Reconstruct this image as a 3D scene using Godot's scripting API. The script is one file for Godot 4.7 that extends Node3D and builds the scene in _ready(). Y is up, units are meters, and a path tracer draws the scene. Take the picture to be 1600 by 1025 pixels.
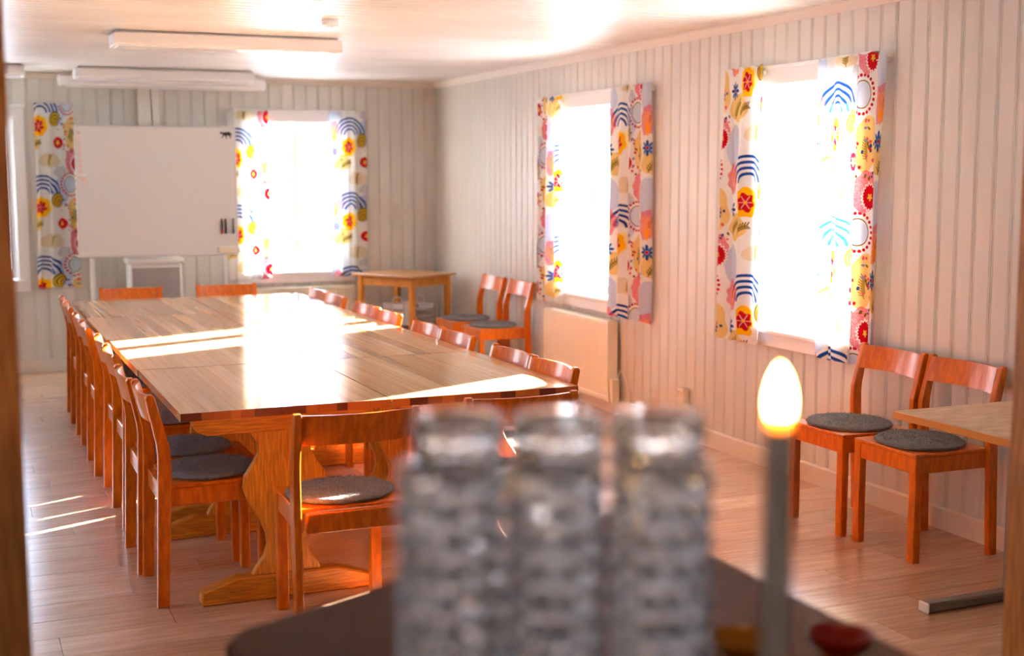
extends Node3D

# ---------------------------------------------------------------- state
var rng := RandomNumberGenerator.new()
var taken := {}
var M := {}

# room numbers (metres). Camera stands at the origin of the plan.
const XR := 3.96        # right wall face
const XL := -1.604      # left wall face
const ZB := -11.06      # back wall face
const ZF := -2.07       # room side of the partition with the doorway
const YC := 2.385       # ceiling face
const PITCH := 0.107    # panel board width
const W_LO := 0.74      # window openings
const W_HI := 2.03

# ---------------------------------------------------------------- node helpers
func numbered(called: String) -> String:
	if not taken.has(called):
		taken[called] = 0
		return called
	taken[called] += 1
	return "%s_%03d" % [called, taken[called]]

func tag(o: Node, label: String, category: String, group := "") -> Node:
	o.set_meta("label", label)
	o.set_meta("category", category)
	if group != "":
		o.set_meta("group", group)
	return o

func thing(called: String, label: String, category: String, at := Vector3.ZERO, turn := 0.0, group := "") -> Node3D:
	var o := Node3D.new()
	o.name = numbered(called)
	add_child(o, true)
	o.position = at
	o.rotation.y = turn
	tag(o, label, category, group)
	return o

func structure(called: String, at := Vector3.ZERO) -> Node3D:
	var o := Node3D.new()
	o.name = called
	o.set_meta("kind", "structure")
	add_child(o, true)
	o.position = at
	return o

func part(called: String, mesh: Mesh, m: Material, parent: Node, at := Vector3.ZERO, rot := Vector3.ZERO) -> MeshInstance3D:
	var o := MeshInstance3D.new()
	o.name = called
	o.mesh = mesh
	o.material_override = m
	o.position = at
	o.rotation = rot
	parent.add_child(o, true)
	return o

func copy_of(o: Node3D, called: String, at: Vector3, turn: float, label: String) -> Node3D:
	var c: Node3D = o.duplicate()
	c.name = numbered(called)
	add_child(c, true)
	c.position = at
	c.rotation.y = turn
	c.set_meta("label", label)
	return c

# ---------------------------------------------------------------- mesh helpers
func new_st() -> SurfaceTool:
	var st := SurfaceTool.new()
	st.begin(Mesh.PRIMITIVE_TRIANGLES)
	return st

func tri(st: SurfaceTool, a: Vector3, b: Vector3, c: Vector3, hint: Vector3) -> void:
	var n := (a - c).cross(a - b)
	if n.length_squared() < 1e-16:
		return
	if n.dot(hint) < 0.0:
		var t := b
		b = c
		c = t
		n = -n
	n = n.normalized()
	for p in [a, b, c]:
		st.set_normal(n)
		st.add_vertex(p)

func quad(st: SurfaceTool, a: Vector3, b: Vector3, c: Vector3, d: Vector3, hint: Vector3) -> void:
	tri(st, a, b, c, hint)
	tri(st, a, c, d, hint)

func add_box(st: SurfaceTool, at: Vector3, size: Vector3, b := 0.0, basis := Basis()) -> void:
	var h := size * 0.5
	b = minf(b, minf(h.x, minf(h.y, h.z)) * 0.9)
	var inn := h - Vector3(b, b, b)
	for ax in 3:
		var u := (ax + 1) % 3
		var v := (ax + 2) % 3
		for s in [-1.0, 1.0]:
			var q := []
			for k in [[-1, -1], [1, -1], [1, 1], [-1, 1]]:
				var p := Vector3.ZERO
				p[ax] = s * h[ax]
				p[u] = k[0] * inn[u]
				p[v] = k[1] * inn[v]
				q.append(at + basis * p)
			var n := Vector3.ZERO
			n[ax] = s
			quad(st, q[0], q[1], q[2], q[3], basis * n)
	if b <= 0.0:
		return
	for ax in 3:
		var u := (ax + 1) % 3
		var v := (ax + 2) % 3
		for su in [-1.0, 1.0]:
			for sv in [-1.0, 1.0]:
				var q := []
				for k in [[-1, 0], [1, 0], [1, 1], [-1, 1]]:
					var p := Vector3.ZERO
					p[ax] = k[0] * inn[ax]
					if k[1] == 0:
						p[u] = su * h[u]
						p[v] = sv * inn[v]
					else:
						p[u] = su * inn[u]
						p[v] = sv * h[v]
					q.append(at + basis * p)
				var n := Vector3.ZERO
				n[u] = su
				n[v] = sv
				quad(st, q[0], q[1], q[2], q[3], basis * n)
	for sx in [-1.0, 1.0]:
		for sy in [-1.0, 1.0]:
			for sz in [-1.0, 1.0]:
				var s := Vector3(sx, sy, sz)
				tri(st, at + basis * (s * Vector3(h.x, inn.y, inn.z)), at + basis * (s * Vector3(inn.x, h.y, inn.z)), at + basis * (s * Vector3(inn.x, inn.y, h.z)), basis * s)

func box(size: Vector3, b := 0.002, at := Vector3.ZERO) -> ArrayMesh:
	var st := new_st()
	add_box(st, at, size, b)
	return st.commit()

# polygon in XY extruded along Z (centred), with a small chamfer on both faces
func add_prism(st: SurfaceTool, poly: PackedVector2Array, depth: float, b := 0.002, xf := Transform3D()) -> void:
	var n := poly.size()
	var area := 0.0
	for i in n:
		var p := poly[i]
		var q := poly[(i + 1) % n]
		area += p.x * q.y - q.x * p.y
	var sgn := 1.0 if area > 0.0 else -1.0
	var inset := PackedVector2Array()
	var norms := []
	for i in n:
		var e0 := (poly[i] - poly[(i + n - 1) % n]).normalized()
		var e1 := (poly[(i + 1) % n] - poly[i]).normalized()
		var n0 := Vector2(e0.y, -e0.x) * sgn
		var n1 := Vector2(e1.y, -e1.x) * sgn
		var m := (n0 + n1).normalized()
		var k := 1.0 / maxf(0.4, m.dot(n0))
		inset.append(poly[i] - m * b * k)
		norms.append(n1)
	var hz := depth * 0.5
	var idx := Geometry2D.triangulate_polygon(inset)
	for s in [-1.0, 1.0]:
		for t in range(0, idx.size(), 3):
			var a := inset[idx[t]]
			var c := inset[idx[t + 1]]
			var d := inset[idx[t + 2]]
			tri(st, xf * Vector3(a.x, a.y, s * hz), xf * Vector3(c.x, c.y, s * hz), xf * Vector3(d.x, d.y, s * hz), xf.basis * Vector3(0, 0, s))
	for i in n:
		var j := (i + 1) % n
		var nn := Vector3(norms[i].x, norms[i].y, 0)
		var a := poly[i]
		var c := poly[j]
		quad(st, xf * Vector3(a.x, a.y, -hz + b), xf * Vector3(c.x, c.y, -hz + b), xf * Vector3(c.x, c.y, hz - b), xf * Vector3(a.x, a.y, hz - b), xf.basis * nn)
		if b > 0.0:
			for s in [-1.0, 1.0]:
				quad(st, xf * Vector3(a.x, a.y, s * (hz - b)), xf * Vector3(c.x, c.y, s * (hz - b)), xf * Vector3(inset[j].x, inset[j].y, s * hz), xf * Vector3(inset[i].x, inset[i].y, s * hz), xf.basis * (nn + Vector3(0, 0, s)))

func prism(poly: PackedVector2Array, depth: float, b := 0.002, xf := Transform3D()) -> ArrayMesh:
	var st := new_st()
	add_prism(st, poly, depth, b, xf)
	return st.commit()

# smooth surface from a grid of points; wrap_u joins first and last column
func add_grid(st: SurfaceTool, pts: Array, nu: int, nv: int, uvs := [], hints := []) -> void:
	# pts[j*nu+i]; smooth normals from neighbours
	var nor := []
	for j in nv:
		for i in nu:
			var i0 := maxi(i - 1, 0)
			var i1 := mini(i + 1, nu - 1)
			var j0 := maxi(j - 1, 0)
			var j1 := mini(j + 1, nv - 1)
			if (pts[j * nu] as Vector3).distance_to(pts[j * nu + nu - 1]) < 1e-6 and nu > 3:
				if i == 0:
					i0 = nu - 2
				if i == nu - 1:
					i1 = 1
			var du: Vector3 = pts[j * nu + i1] - pts[j * nu + i0]
			var dv: Vector3 = pts[j1 * nu + i] - pts[j0 * nu + i]
			var n := du.cross(dv)
			nor.append(n.normalized() if n.length_squared() > 1e-18 else Vector3.UP)
	var flip := false
	if hints.size():
		var s := 0.0
		for k in pts.size():
			var hv: Vector3 = hints[k] if hints.size() > 1 else hints[0]
			s += (nor[k] as Vector3).dot(hv)
		flip = s < 0.0
	for j in nv - 1:
		for i in nu - 1:
			var q := [j * nu + i, j * nu + i + 1, (j + 1) * nu + i + 1, (j + 1) * nu + i]
			var order := [q[0], q[2], q[1], q[0], q[3], q[2]]
			if flip:
				order = [q[0], q[1], q[2], q[0], q[2], q[3]]
			for k in order:
				st.set_normal(-nor[k] if flip else nor[k])
				if uvs.size():
					st.set_uv(uvs[k])
				st.add_vertex(pts[k])

func add_lathe(st: SurfaceTool, prof: PackedVector2Array, segs := 24, at := Vector3.ZERO, basis := Basis()) -> void:
	# sharp where the profile turns by more than 40 degrees
	var runs := []
	var run := [prof[0]]
	for i in range(1, prof.size()):
		run.append(prof[i])
		if i < prof.size() - 1:
			var a := (prof[i] - prof[i - 1]).normalized()
			var c := (prof[i + 1] - prof[i]).normalized()
			if a.dot(c) < 0.76:
				runs.append(run)
				run = [prof[i]]
	runs.append(run)
	for r in runs:
		var pts := []
		for p in r:
			for i in segs + 1:
				var t := TAU * i / segs
				pts.append(at + basis * Vector3(p.x * cos(t), p.y, p.x * sin(t)))
		# the outside lies to the right of the profile's travel in (r, y)
		var nu := segs + 1
		var nv: int = r.size()
		var d: Vector2 = r[nv - 1] - r[0]
		var outn := Vector2(d.y, -d.x)
		var hints := []
		for p in r:
			for i in nu:
				var t := TAU * i / segs
				hints.append(basis * Vector3(cos(t) * outn.x, outn.y, sin(t) * outn.x))
		add_grid(st, pts, nu, nv, [], hints)

func lathe(prof: PackedVector2Array, segs := 24) -> ArrayMesh:
	var st := new_st()
	add_lathe(st, prof, segs)
	return st.commit()

func add_tube(st: SurfaceTool, path: PackedVector3Array, r: float, segs := 8) -> void:
	var pts := []
	var n := path.size()
	var up := Vector3.UP
	var centre := {}
	for j in n:
		var d := (path[mini(j + 1, n - 1)] - path[maxi(j - 1, 0)]).normalized()
		if absf(d.dot(up)) > 0.95:
			up = Vector3.RIGHT if absf(d.x) < 0.9 else Vector3.BACK
		var s := d.cross(up).normalized()
		var t := s.cross(d).normalized()
		up = t
		for i in segs + 1:
			var a := TAU * i / segs
			pts.append(path[j] + s * cos(a) * r + t * sin(a) * r)
	var hints := []
	for k in pts.size():
		hints.append(pts[k] - path[k / (segs + 1)])
	add_grid(st, pts, segs + 1, n, [], hints)
	for e in [0, n - 1]:
		var dirn: Vector3 = (path[0] - path[1]) if e == 0 else (path[n - 1] - path[n - 2])
		for i in segs:
			tri(st, path[e], pts[e * (segs + 1) + i], pts[e * (segs + 1) + i + 1], dirn)

func tube(path: PackedVector3Array, r: float, segs := 8) -> ArrayMesh:
	var st := new_st()
	add_tube(st, path, r, segs)
	return st.commit()

func smooth_path(pts: Array, per := 8) -> PackedVector3Array:
	var c := Curve3D.new()
	for i in pts.size():
		var a: Vector3 = pts[maxi(i - 1, 0)]
		var b: Vector3 = pts[mini(i + 1, pts.size() - 1)]
		var t := (b - a) / 6.0
		c.add_point(pts[i], -t, t)
	var out := PackedVector3Array()
	for i in pts.size() - 1:
		for k in per:
			out.append(c.sample(i, float(k) / per))
	out.append(pts[pts.size() - 1])
	return out

func v2(a: Array) -> PackedVector2Array:
	var p := PackedVector2Array()
	for i in range(0, a.size(), 2):
		p.append(Vector2(a[i], a[i + 1]))
	return p

# ---------------------------------------------------------------- materials
func mat(key: String, c: Color, rough := 0.6, spec := 0.5) -> StandardMaterial3D:
	var m := StandardMaterial3D.new()
	m.resource_name = key
	m.albedo_color = c
	m.roughness = rough
	m.metallic_specular = spec
	M[key] = m
	return m

func noise_tex(sd: int, freq: float, dark: Color, light: Color, size := 512, octaves := 4, mid := Color(-1, 0, 0)) -> NoiseTexture2D:
	var n := FastNoiseLite.new()
	n.seed = sd
	n.noise_type = FastNoiseLite.TYPE_SIMPLEX_SMOOTH
	n.frequency = freq
	n.fractal_octaves = octaves
	var g := Gradient.new()
	g.set_color(0, dark)
	g.set_color(1, light)
	if mid.r >= 0.0:
		g.add_point(0.5, mid)
	var t := NoiseTexture2D.new()
	t.noise = n
	t.width = size
	t.height = size
	t.seamless = true
	t.color_ramp = g
	return t

func grain(m: StandardMaterial3D, t: Texture2D, scale: Vector3, world := true) -> StandardMaterial3D:
	m.albedo_texture = t
	m.uv1_triplanar = true
	m.uv1_world_triplanar = world
	m.uv1_scale = scale
	m.uv1_triplanar_sharpness = 6.0
	return m

func build_materials() -> void:
	# grain textures are near-white so that albedo_color stays the colour of the thing
	var wood := noise_tex(3, 0.012, Color(0.85, 0.82, 0.79), Color(1, 1, 1), 512, 5)
	var wood2 := noise_tex(8, 0.02, Color(0.70, 0.63, 0.58), Color(1, 1, 1), 512, 5)
	var soft := noise_tex(5, 0.01, Color(0.93, 0.925, 0.92), Color(1, 1, 1), 256, 3)
	var chair := grain(mat("chair_wood", Color(0.90, 0.45, 0.02), 0.32, 0.4), noise_tex(12, 0.015, Color(0.82, 0.78, 0.75), Color(1, 1, 1), 512, 5), Vector3(5, 1.2, 5), false)
	chair.clearcoat_enabled = true
	chair.clearcoat = 0.35
	chair.clearcoat_roughness = 0.18
	grain(mat("pine", Color(0.94, 0.62, 0.15), 0.42), wood2, Vector3(9, 0.7, 9), false)
	grain(mat("pine_flat", Color(0.92, 0.60, 0.14), 0.42), wood2, Vector3(0.8, 9, 9), false)
	grain(mat("corner_pine", Color(0.88, 0.58, 0.2), 0.35), wood, Vector3(7, 0.8, 7), false)
	grain(mat("corner_top", Color(0.80, 0.58, 0.36), 0.3), wood, Vector3(1, 7, 7), false)
	var tones := [Color(0.90, 0.73, 0.54), Color(0.85, 0.67, 0.48), Color(0.93, 0.77, 0.59), Color(0.80, 0.61, 0.42), Color(0.88, 0.70, 0.50)]
	for i in tones.size():
		var s := grain(mat("stave_%d" % i, tones[i], 0.13), wood, Vector3(5, 5, 0.12), true)
		s.uv1_offset = Vector3(i * 0.31, 0, i * 0.17)
	var endt := [Color(0.74, 0.40, 0.12), Color(0.42, 0.17, 0.06), Color(0.66, 0.33, 0.1)]
	for i in endt.size():
		mat("stave_end_%d" % i, endt[i], 0.45)
	var ft := [Color(0.85, 0.70, 0.575), Color(0.825, 0.67, 0.54), Color(0.87, 0.725, 0.60), Color(0.81, 0.65, 0.52)]
	for i in ft.size():
		var f := grain(mat("plank_%d" % i, ft[i], 0.26), wood, Vector3(0.45, 5, 5), true)
		f.clearcoat_enabled = true
		f.clearcoat = 0.6
		f.clearcoat_roughness = 0.2
		f.uv1_offset = Vector3(i * 0.37, 0, i * 0.21)
	grain(mat("paint_wall", Color(0.875, 0.865, 0.83), 0.42), soft, Vector3(0.6, 0.2, 0.6))
	grain(mat("paint_ceiling", Color(0.93, 0.915, 0.885), 0.33), soft, Vector3(0.3, 0.6, 0.6))
	mat("paint_trim", Color(0.92, 0.90, 0.86), 0.35)
	mat("paint_base", Color(0.88, 0.84, 0.78), 0.38)
	mat("plaster", Color(0.86, 0.84, 0.80), 0.8)
	mat("window_white", Color(0.94, 0.94, 0.93), 0.3)
	mat("radiator_white", Color(0.95, 0.92, 0.83), 0.32)
	mat("lamp_white", Color(0.93, 0.92, 0.91), 0.35)
	mat("lamp_diffuser", Color(0.96, 0.96, 0.95), 0.15)
	mat("board_white", Color(0.90, 0.89, 0.87), 0.16)
	mat("alu", Color(0.84, 0.84, 0.84), 0.35).metallic = 0.6
	mat("plastic_white", Color(0.93, 0.93, 0.92), 0.3)
	mat("plastic_beige", Color(0.9, 0.86, 0.76), 0.35)
	mat("socket_grey", Color(0.62, 0.6, 0.54), 0.5)
	mat("dark_plastic", Color(0.06, 0.06, 0.065), 0.4)
	mat("red_plastic", Color(0.72, 0.05, 0.06), 0.35)
	mat("green_plastic", Color(0.03, 0.42, 0.2), 0.35)
	mat("pink_magnet", Color(0.93, 0.78, 0.72), 0.35)
	mat("eraser_felt", Color(0.88, 0.83, 0.77), 0.8)
	mat("cable_dark", Color(0.12, 0.11, 0.1), 0.5)
	mat("steel_grey", Color(0.50, 0.48, 0.46), 0.42).metallic = 0.35
	grain(mat("laminate", Color(0.90, 0.77, 0.60), 0.25), wood, Vector3(1, 6, 6))
	mat("laminate_edge", Color(0.82, 0.52, 0.22), 0.4)
	var felt := grain(mat("felt", Color(0.66, 0.65, 0.65), 1.0, 0.2), noise_tex(21, 0.09, Color(0.62, 0.62, 0.62), Color(1, 1, 1), 256, 3), Vector3(9, 9, 9), false)
	felt.heightmap_enabled = true
	felt.heightmap_texture = noise_tex(23, 0.12, Color(0, 0, 0), Color(1, 1, 1), 256, 3)
	felt.heightmap_scale = 0.5
	felt.rim_enabled = true
	felt.rim = 0.6
	grain(mat("door_wood", Color(0.84, 0.54, 0.22), 0.45), wood2, Vector3(7, 0.6, 7))
	mat("brass", Color(0.72, 0.52, 0.2), 0.3).metallic = 1.0
	grain(mat("dark_table", Color(0.40, 0.225, 0.12), 0.55, 0.22), wood, Vector3(1, 5, 5))
	var gl := mat("tumbler_glass", Color(1, 1, 1, 0.0), 0.0)
	gl.refraction_enabled = true
	gl.refraction_scale = 0.05
	var pane := mat("pane", Color(0.97, 0.99, 0.98, 0.04), 0.0)
	pane.transparency = BaseMaterial3D.TRANSPARENCY_ALPHA
	mat("wax", Color(0.52, 0.44, 0.36), 0.45)
	mat("red_glaze", Color(0.36, 0.01, 0.04), 0.3)
	mat("amber_glaze", Color(0.40, 0.27, 0.05), 0.35)
	var fl := mat("flame", Color(1.0, 0.75, 0.35), 1.0)
	fl.emission_enabled = true
	fl.emission = Color(1.0, 0.80, 0.46)
	fl.emission_energy_multiplier = 45.0
	var fb := mat("flame_low", Color(1.0, 0.55, 0.15), 1.0)
	fb.emission_enabled = true
	fb.emission = Color(1.0, 0.52, 0.12)
	fb.emission_energy_multiplier = 3.0
	mat("snow", Color(0.93, 0.94, 0.96), 0.9)
	var cl := mat("curtain", Color(1, 1, 1), 0.85, 0.2)
	cl.albedo_texture = curtain_texture()
	cl.backlight_enabled = true
	cl.backlight = Color(0.86, 0.86, 0.86)

# ---------------------------------------------------------------- curtain print
const CT := 640
var im: Image

func px(x: float, y: float, c: Color) -> void:
	im.set_pixel(posmod(int(x), CT), posmod(int(y), CT), c)

func blob(cx: float, cy: float, rx: float, ry: float, c: Color, wav := 0.0, lobes := 8, turn := 0.0, share := 1.0) -> void:
	var R := maxf(rx, ry) * (1.0 + wav) + 2.0
	for y in range(int(cy - R), int(cy + R) + 1):
		for x in range(int(cx - R), int(cx + R) + 1):
			var d := Vector2(x - cx, y - cy).rotated(-turn)
			var q := Vector2(d.x / rx, d.y / ry)
			if q.length() < 1.0 + wav * sin(lobes * d.angle()):
				if share >= 1.0 or rng.randf() < share:
					px(x, y, c)

func hoop(cx: float, cy: float, r: float, w: float, squash: float, c: Color, a0 := 0.0, a1 := TAU) -> void:
	var steps := int(r * (a1 - a0) * 1.6)
	for k in steps:
		var a := a0 + (a1 - a0) * k / steps
		for t in int(w * 1.6):
			var rr := r - w * 0.5 + t / 1.6
			px(cx + cos(a) * rr, cy + sin(a) * rr * squash, c)

func stroke(a: Vector2, b: Vector2, w: float, c: Color) -> void:
	var n := int(a.distance_to(b)) + 1
	for k in n + 1:
		var p := a.lerp(b, float(k) / n)
		for y in range(int(-w / 2), int(w / 2) + 1):
			for x in range(int(-w / 2), int(w / 2) + 1):
				px(p.x + x, p.y + y, c)

func frond(at: Vector2, dir: float, length: float, c: Color) -> void:
	var p := at
	var d := dir
	for k in 9:
		var q := p + Vector2.from_angle(d) * length / 9.0
		stroke(p, q, 4, c)
		for s in [-1.0, 1.0]:
			var leaf := q + Vector2.from_angle(d + s * 0.9) * length * 0.2
			stroke(q, leaf, 5, c)
		p = q
		d += 0.09

func curtain_texture() -> ImageTexture:
	im = Image.create(CT, CT, false, Image.FORMAT_RGB8)
	im.fill(Color(0.955, 0.95, 0.93))
	var blue := Color(0.10, 0.27, 0.56)
	var yellow := Color(0.98, 0.74, 0.06)
	var red := Color(0.76, 0.04, 0.12)
	var olive := Color(0.45, 0.37, 0.08)
	var ochre := Color(0.92, 0.79, 0.5)
	var pink := Color(0.86, 0.34, 0.40)
	var pale := Color(0.80, 0.84, 0.91)
	# dyed grounds
	blob(120, 560, 120, 75, ochre, 0.06, 5)
	blob(560, 480, 80, 130, ochre, 0.08, 4)
	blob(330, 60, 110, 55, Color(0.90, 0.84, 0.72), 0.08, 5)
	blob(60, 130, 80, 120, pale, 0.05, 4)
	blob(430, 300, 70, 110, pale, 0.06, 5)
	blob(250, 420, 90, 70, Color(0.97, 0.9, 0.62), 0.06, 6)
	# rainbow bands
	for k in 4:
		hoop(250, 330, 172 - k * 36, 17, 0.86, blue, PI * 1.02, PI * 1.98)
	# striped pod
	for k in 6:
		blob(392, 372 + k * 3, 52 - k * 9, 62 - k * 10, olive if k % 2 == 0 else Color(0.9, 0.72, 0.22), 0.0, 2, 0.5)
	# yellow flower with red heart
	blob(232, 430, 74, 80, yellow, 0.07, 7)
	blob(232, 430, 44, 48, red, 0.16, 6)
	for k in 6:
		var a := TAU * k / 6.0
		stroke(Vector2(232, 430), Vector2(232, 430) + Vector2.from_angle(a) * 38, 3, Color(0.97, 0.86, 0.84))
	blob(232, 430, 8, 8, yellow)
	# dotted ring with a grey-blue middle
	blob(520, 250, 52, 58, Color(0.83, 0.87, 0.92))
	hoop(520, 250, 58, 5, 1.1, olive)
	for k in 22:
		var a := TAU * k / 22.0
		blob(520 + cos(a) * 80, 250 + sin(a) * 90, 9, 8, red)
	# fern fronds
	frond(Vector2(70, 620), -1.2, 120, olive)
	frond(Vector2(150, 610), -0.9, 110, olive)
	frond(Vector2(560, 560), -2.0, 100, Color(0.6, 0.52, 0.2))
	frond(Vector2(330, 110), -1.8, 90, Color(0.62, 0.5, 0.2))
	# scalloped red seed head on a pink stippled patch
	blob(560, 60, 78, 100, pink, 0.04, 9, 0.2, 0.72)
	blob(585, 85, 50, 66, Color(0.97, 0.95, 0.93), 0.09, 18)
	blob(585, 85, 42, 57, red, 0.07, 18)
	blob(585, 85, 13, 15, Color(0.9, 0.75, 0.25), 0.3, 5)
	# coral tree
	blob(60, 300, 66, 92, pink, 0.07, 8, 0.1, 0.66)
	for k in 7:
		stroke(Vector2(66, 395), Vector2(20 + k * 14, 235 + absf(k - 3) * 14), 5, Color(0.97, 0.62, 0.15))
	# pinwheel flower
	for k in 8:
		var a := TAU * k / 8.0
		blob(64 + cos(a) * 30, 470 + sin(a) * 30, 20, 9, blue if k % 2 == 0 else Color(0.22, 0.42, 0.7), 0.0, 2, a)
	blob(64, 470, 10, 10, red)
	# stippled cloud
	blob(430, 150, 62, 46, Color(0.42, 0.43, 0.55), 0.08, 5, 0.0, 0.3)
	# scattered pips
	for k in 46:
		var p := Vector2(rng.randf_range(420, 640), rng.randf_range(370, 640))
		blob(p.x, p.y, rng.randf_range(5, 9), rng.randf_range(6, 12), [red, blue, olive, pink, Color(0.55, 0.5, 0.65)][k % 5], 0.0, 2, rng.randf() * PI)
	# second scalloped flower and a small star
	blob(420, 560, 54, 54, Color(0.97, 0.95, 0.93), 0.08, 16)
	blob(420, 560, 46, 46, red, 0.06, 16)
	blob(420, 560, 17, 17, Color(0.93, 0.8, 0.3), 0.35, 5)
	var t := ImageTexture.create_from_image(im)
	return t

# ---------------------------------------------------------------- camera, sky, sun
func build_view() -> void:
	var env := Environment.new()
	env.background_mode = Environment.BG_SKY
	var sky := Sky.new()
	var sm := ProceduralSkyMaterial.new()
	sm.sky_top_color = Color(0.62, 0.75, 0.93)
	sm.sky_horizon_color = Color(0.93, 0.95, 0.98)
	sm.sky_curve = 0.16
	sm.ground_bottom_color = Color(0.86, 0.88, 0.9)
	sm.ground_horizon_color = Color(0.93, 0.95, 0.98)
	sm.sun_angle_max = 1.0
	sky.sky_material = sm
	env.sky = sky
	env.background_energy_multiplier = 9.0
	env.tonemap_mode = Environment.TONE_MAPPER_LINEAR
	env.tonemap_exposure = 1.95
	env.sdfgi_enabled = true
	env.ssao_enabled = true
	env.ssil_enabled = true
	var we := WorldEnvironment.new()
	we.name = "world"
	we.environment = env
	add_child(we)
	var sun := DirectionalLight3D.new()
	sun.name = "sun"
	var az := deg_to_rad(25.0)
	var el := deg_to_rad(17.0)
	var travel := Vector3(-cos(el) * cos(az), -sin(el), cos(el) * sin(az))
	sun.basis = Basis.looking_at(travel, Vector3.UP)
	sun.light_energy = 34.0
	sun.light_color = Color(1.0, 0.97, 0.92)
	sun.light_angular_distance = 0.55
	sun.shadow_enabled = true
	add_child(sun)
	var cam := Camera3D.new()
	cam.name = "camera"
	var at := CameraAttributesPhysical.new()
	at.frustum_focal_length = 47.58
	at.frustum_focus_distance = 5.0
	at.frustum_near = 0.05
	at.frustum_far = 400.0
	at.exposure_aperture = 2.7
	cam.attributes = at
	cam.keep_aspect = Camera3D.KEEP_HEIGHT
	cam.position = Vector3(0, 1.55, 0)
	cam.rotation_degrees = Vector3(-6.575, -23.0, -0.098)
	cam.current = true
	add_child(cam)

# ---------------------------------------------------------------- room shell
func panel_board(h: float) -> ArrayMesh:
	# tongue-and-groove board with a bead at each edge; face at z = 0, u along +x, y from 0 to h
	var p := PITCH
	var prof := [
		0.0, -0.007, 0.0022, -0.0015, 0.004, -0.0002, 0.0065, 0.0003, 0.0092, -0.0006, 0.0108, -0.0034, 0.0125, -0.0004, 0.015, 0.0]
	var pts := v2(prof)
	var back := PackedVector2Array()
	for i in range(pts.size() - 1, -1, -1):
		back.append(Vector2(p - pts[i].x, pts[i].y))
	pts.append_array(back)
	var st := new_st()
	for i in pts.size() - 1:
		var a := pts[i]
		var b := pts[i + 1]
		var n := Vector3(-(b.y - a.y), 0, b.x - a.x)
		quad(st, Vector3(a.x, 0, a.y), Vector3(b.x, 0, b.y), Vector3(b.x, h, b.y), Vector3(a.x, h, a.y), n)
	return st.commit()

func wall_core(parent: Node, along_x: bool, face: float, from: float, to: float, holes: Array, dir: float) -> void:
	# solid wall behind the boards, 0.2 thick, with rectangular holes [a, b]
	var t := 0.2
	var off := face + dir * (t * 0.5 + 0.0075)
	var y0 := -0.05
	var y1 := YC + 0.12
	var edges := [from]
	for h in holes:
		edges.append(h[0])
		edges.append(h[1])
	edges.append(to)
	for i in range(0, edges.size(), 2):
		_core(parent, along_x, off, edges[i], edges[i + 1], y0, y1, t)
	for h in holes:
		_core(parent, along_x, off, h[0], h[1], y0, W_LO, t)
		_core(parent, along_x, off, h[0], h[1], W_HI, y1, t)

func _core(parent: Node, along_x: bool, off: float, a: float, b: float, y0: float, y1: float, t: float) -> void:
	var size := Vector3(b - a, y1 - y0, t) if along_x else Vector3(t, y1 - y0, b - a)
	var at := Vector3((a + b) / 2, (y0 + y1) / 2, off) if along_x else Vector3(off, (y0 + y1) / 2, (a + b) / 2)
	part("wall_core", box(size, 0.0), M.plaster, parent, at)

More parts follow.
